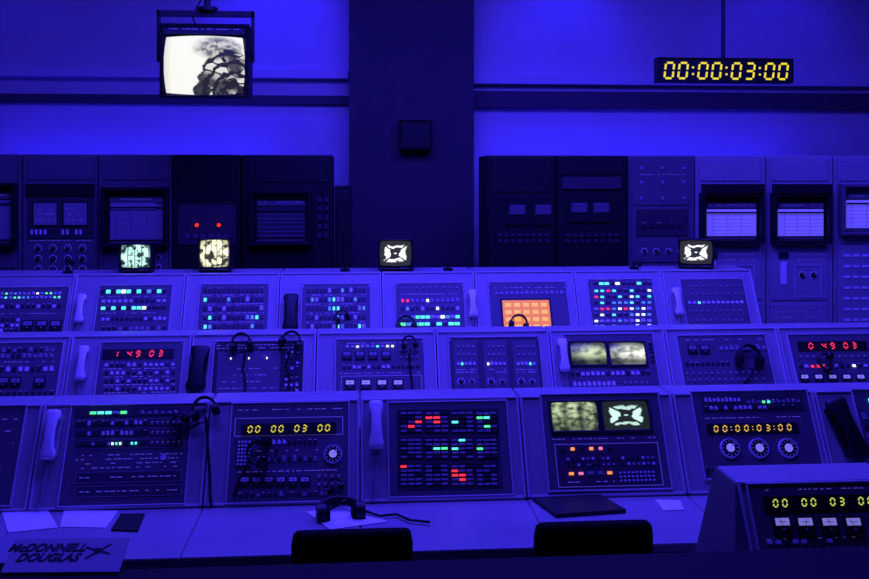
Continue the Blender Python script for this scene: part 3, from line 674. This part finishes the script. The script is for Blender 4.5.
# ------------------------------------------------------------------ countdown clock
YC=9.2; FC=Frame((0,YC,0),(1,0,0),(0,0,1)); p=hY(724,70,YC); e=empty('countdown_clock',p); mb=MB()
a=mb.pbox(FC,657,58,793,83,-.10,0,'black',.0); mb.frame(FC,a[0],a[1],a[2],a[3],.012,0,.012,'blackgloss')
led(mb,FC,661,60,791,82,'00:00:03:00','digY',w=0,case='black',dep=.004,pad=.02,tk=.09,hs=.35); mb.build('display',e)
mb=MB(); up=hY(725,58,YC); mb.tube([up+Vector((0,.05,0)),(up.x,YC+.05,CEIL)],.018,'black',10); mb.build('support_pole',e)

ZL=1.321; YL=2.55
# ------------------------------------------------------------------ room shell
def shell(name,*b,m): 
    mb=MB(); mb.wbox(*b,m); return mb.build(name)
YW=11.5; XL=-8.0; XR=9.0
shell('floor',XL,XR,-2,YW+.2,-.1,0,m='floor'); shell('ceiling',XL,XR,-2,YW+.2,CEIL,CEIL+.1,m='ceilingpaint')
shell('wall_back',XL,XR,YW,YW+.2,0,CEIL,m='wallpaint'); shell('wall_left',XL-.2,XL,-2,YW+.2,0,CEIL,m='wallpaint'); shell('wall_right',XR,XR+.2,-2,YW+.2,0,CEIL,m='wallpaint'); shell('wall_front',XL,XR,-2.2,-2,0,CEIL,m='ceilingpaint')
shell('floor_platform',XL,XR,7.22,YW,.0,ZF,m='floor')
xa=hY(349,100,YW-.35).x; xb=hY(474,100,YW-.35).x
shell('wall_pillar',xa,xb,YW-.35,YW,ZF,CEIL,m='pillarshade_trim')
def ztrim(py,Y=YW): return hY(400,py,Y).z
def trim(n,x0,x1,ya,yb,dep,m):
    mb=MB(); mb.wbox(x0,x1,YW-dep,YW,ztrim(yb,YW-dep),ztrim(ya,YW-dep),m); mb.build(n,None,.006)
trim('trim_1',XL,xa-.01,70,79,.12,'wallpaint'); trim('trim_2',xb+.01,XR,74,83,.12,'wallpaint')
trim('trim_3',XL,xa-.01,96,105,.06,'pillarshade_trim'); trim('trim_4',xb+.01,XR,90,107,.10,'pillarshade_trim')
shell('wall_parapet',XL,XR,2.40,2.53,0,ZL-.03,m='parapet'); 
mb=MB(); mb.wbox(XL,XR,1.95,YL,ZL-.03,ZL,'parapet'); mb.build('trim_ledge',None,.008)
shell('floor_gallery',XL,XR,-2,2.40,.0,.70,m='floor')
# brochure propped on the ledge
O=hZ(60,574,ZL+.002); U=Vector((1,-.06,0)).normalized()
bf=Frame(O,U,Vector((-.0,.80,.45)))
e=empty('brochure',O); mb=MB(); 
wB=(hZ(117,574,ZL)-hZ(0,574,ZL)).length/2
mb.box(bf,-wB,wB,0,.105,0,.006,'cardstock',.001); mb.box(Frame(bf.w(0,.085,-.001),U,(0,.2,-1)),-.02,.02,0,.045,-.003,.003,'cardstock')
mb.seg(bf,wB*.35,.04,wB*.72,.085,.006,.006,.0068,'black'); mb.seg(bf,wB*.30,.075,wB*.75,.055,.005,.006,.0068,'black'); mb.cyl(bf,wB*.52,.064,.010,.006,.0068,'black',16)
mb.build('cover',e)
for t,u,v,sz in (('McDONNELL',-.150,.064,.033),('DOUGLAS',-.120,.034,.033)):
    cu=bpy.data.curves.new('lettering','FONT'); cu.body=t; cu.size=sz; cu.shear=.35; cu.extrude=.0006; cu.offset=.0009
    o=bpy.data.objects.new('lettering',cu); S.collection.objects.link(o); cu.materials.append(MATS['black'])
    M=Matrix((bf.U,bf.V,bf.W)).transposed().to_4x4(); M.translation=bf.w(u,v,.0068)
    o.parent=e; o.matrix_parent_inverse=Matrix.Translation(e.location).inverted(); o.matrix_basis=M
yp=YW-.35; FSk=Frame((0,yp,0),(1,0,0),(0,0,1)); p=hY(414,135,yp); e=empty('wall_speaker',p); mb=MB()
a=mb.pbox(FSk,399,121,431,150,.001,.16,'black',.012); mb.frame(FSk,a[0],a[1],a[2],a[3],.02,.16,.17,'blackgloss')
for k in range(8): z=a[2]+.03+k*(a[3]-a[2]-.06)/8; mb.box(FSk,a[0]+.03,a[1]-.03,z,z+.012,.16,.166,'keydark')
mb.build('enclosure',e)

# ------------------------------------------------------------------ lights
def area(name,loc,tgt,sx,sy,p,col):
    l=bpy.data.lights.new(name,'AREA'); l.shape='RECTANGLE'; l.size=sx; l.size_y=sy; l.energy=p; l.color=col
    o=bpy.data.objects.new(name,l); o.location=loc; o.rotation_euler=(Vector(tgt)-Vector(loc)).to_track_quat('-Z','Y').to_euler(); S.collection.objects.link(o)
def spot(name,loc,tgt,p,ang,col,bl=.9,r=.1):
    l=bpy.data.lights.new(name,'SPOT'); l.energy=p; l.spot_size=math.radians(ang); l.spot_blend=bl; l.color=col; l.shadow_soft_size=r
    o=bpy.data.objects.new(name,l); o.location=loc; o.rotation_euler=(Vector(tgt)-Vector(loc)).to_track_quat('-Z','Y').to_euler(); S.collection.objects.link(o)
B=(.022,.012,1); B2=(.050,.030,1)
area('ceiling_light',(0.3,4.2,5.2),(0.3,4.9,.8),5,.4,165,B2)
area('ceiling_light',(0.9,6.2,5.2),(0.9,6.9,.8),6,.4,270,B2)
area('ceiling_light',(0.9,7.6,5.2),(0.9,8.1,1.2),6,.4,270,B2)
spot('wall_washer',(-1.0,10.3,5.2),(-0.9,11.5,4.0),140,72,B)
spot('wall_washer',(2.4,10.3,5.2),(2.4,11.5,3.7),95,72,B)
spot('wall_washer',(5.0,10.3,5.2),(5.0,11.5,3.7),45,75,B)
spot('wall_washer',(-4.2,10.3,5.2),(-4.0,11.5,3.5),18,75,B)
area('wall_uplight',(-2.5,11.1,2.4),(-2.5,11.5,2.95),3.2,.12,12,B)
area('wall_uplight',(3.3,11.1,2.4),(3.3,11.5,2.95),3.6,.12,12,B)
spot('rack_light',(5.5,6.5,5.2),(4.9,9.6,1.9),400,42,B2,.9,.4)
spot('rack_light',(-2.6,6.8,5.2),(-2.8,9.6,1.9),120,34,B2,.9,.4)
w=bpy.data.worlds.new('world'); S.world=w; w.use_nodes=True; w.node_tree.nodes['Background'].inputs[0].default_value=(.02,.01,.3,1); w.node_tree.nodes['Background'].inputs[1].default_value=.05

# ------------------------------------------------------------------ camera
c=bpy.data.cameras.new('camera'); co=bpy.data.objects.new('camera',c); S.collection.objects.link(co); S.camera=co
co.location=CAM; co.rotation_euler=(math.pi/2,0,-PHI); c.sensor_width=36; c.lens=36*FP/869; c.shift_y=-(289.5-HY)/869; c.clip_start=.05
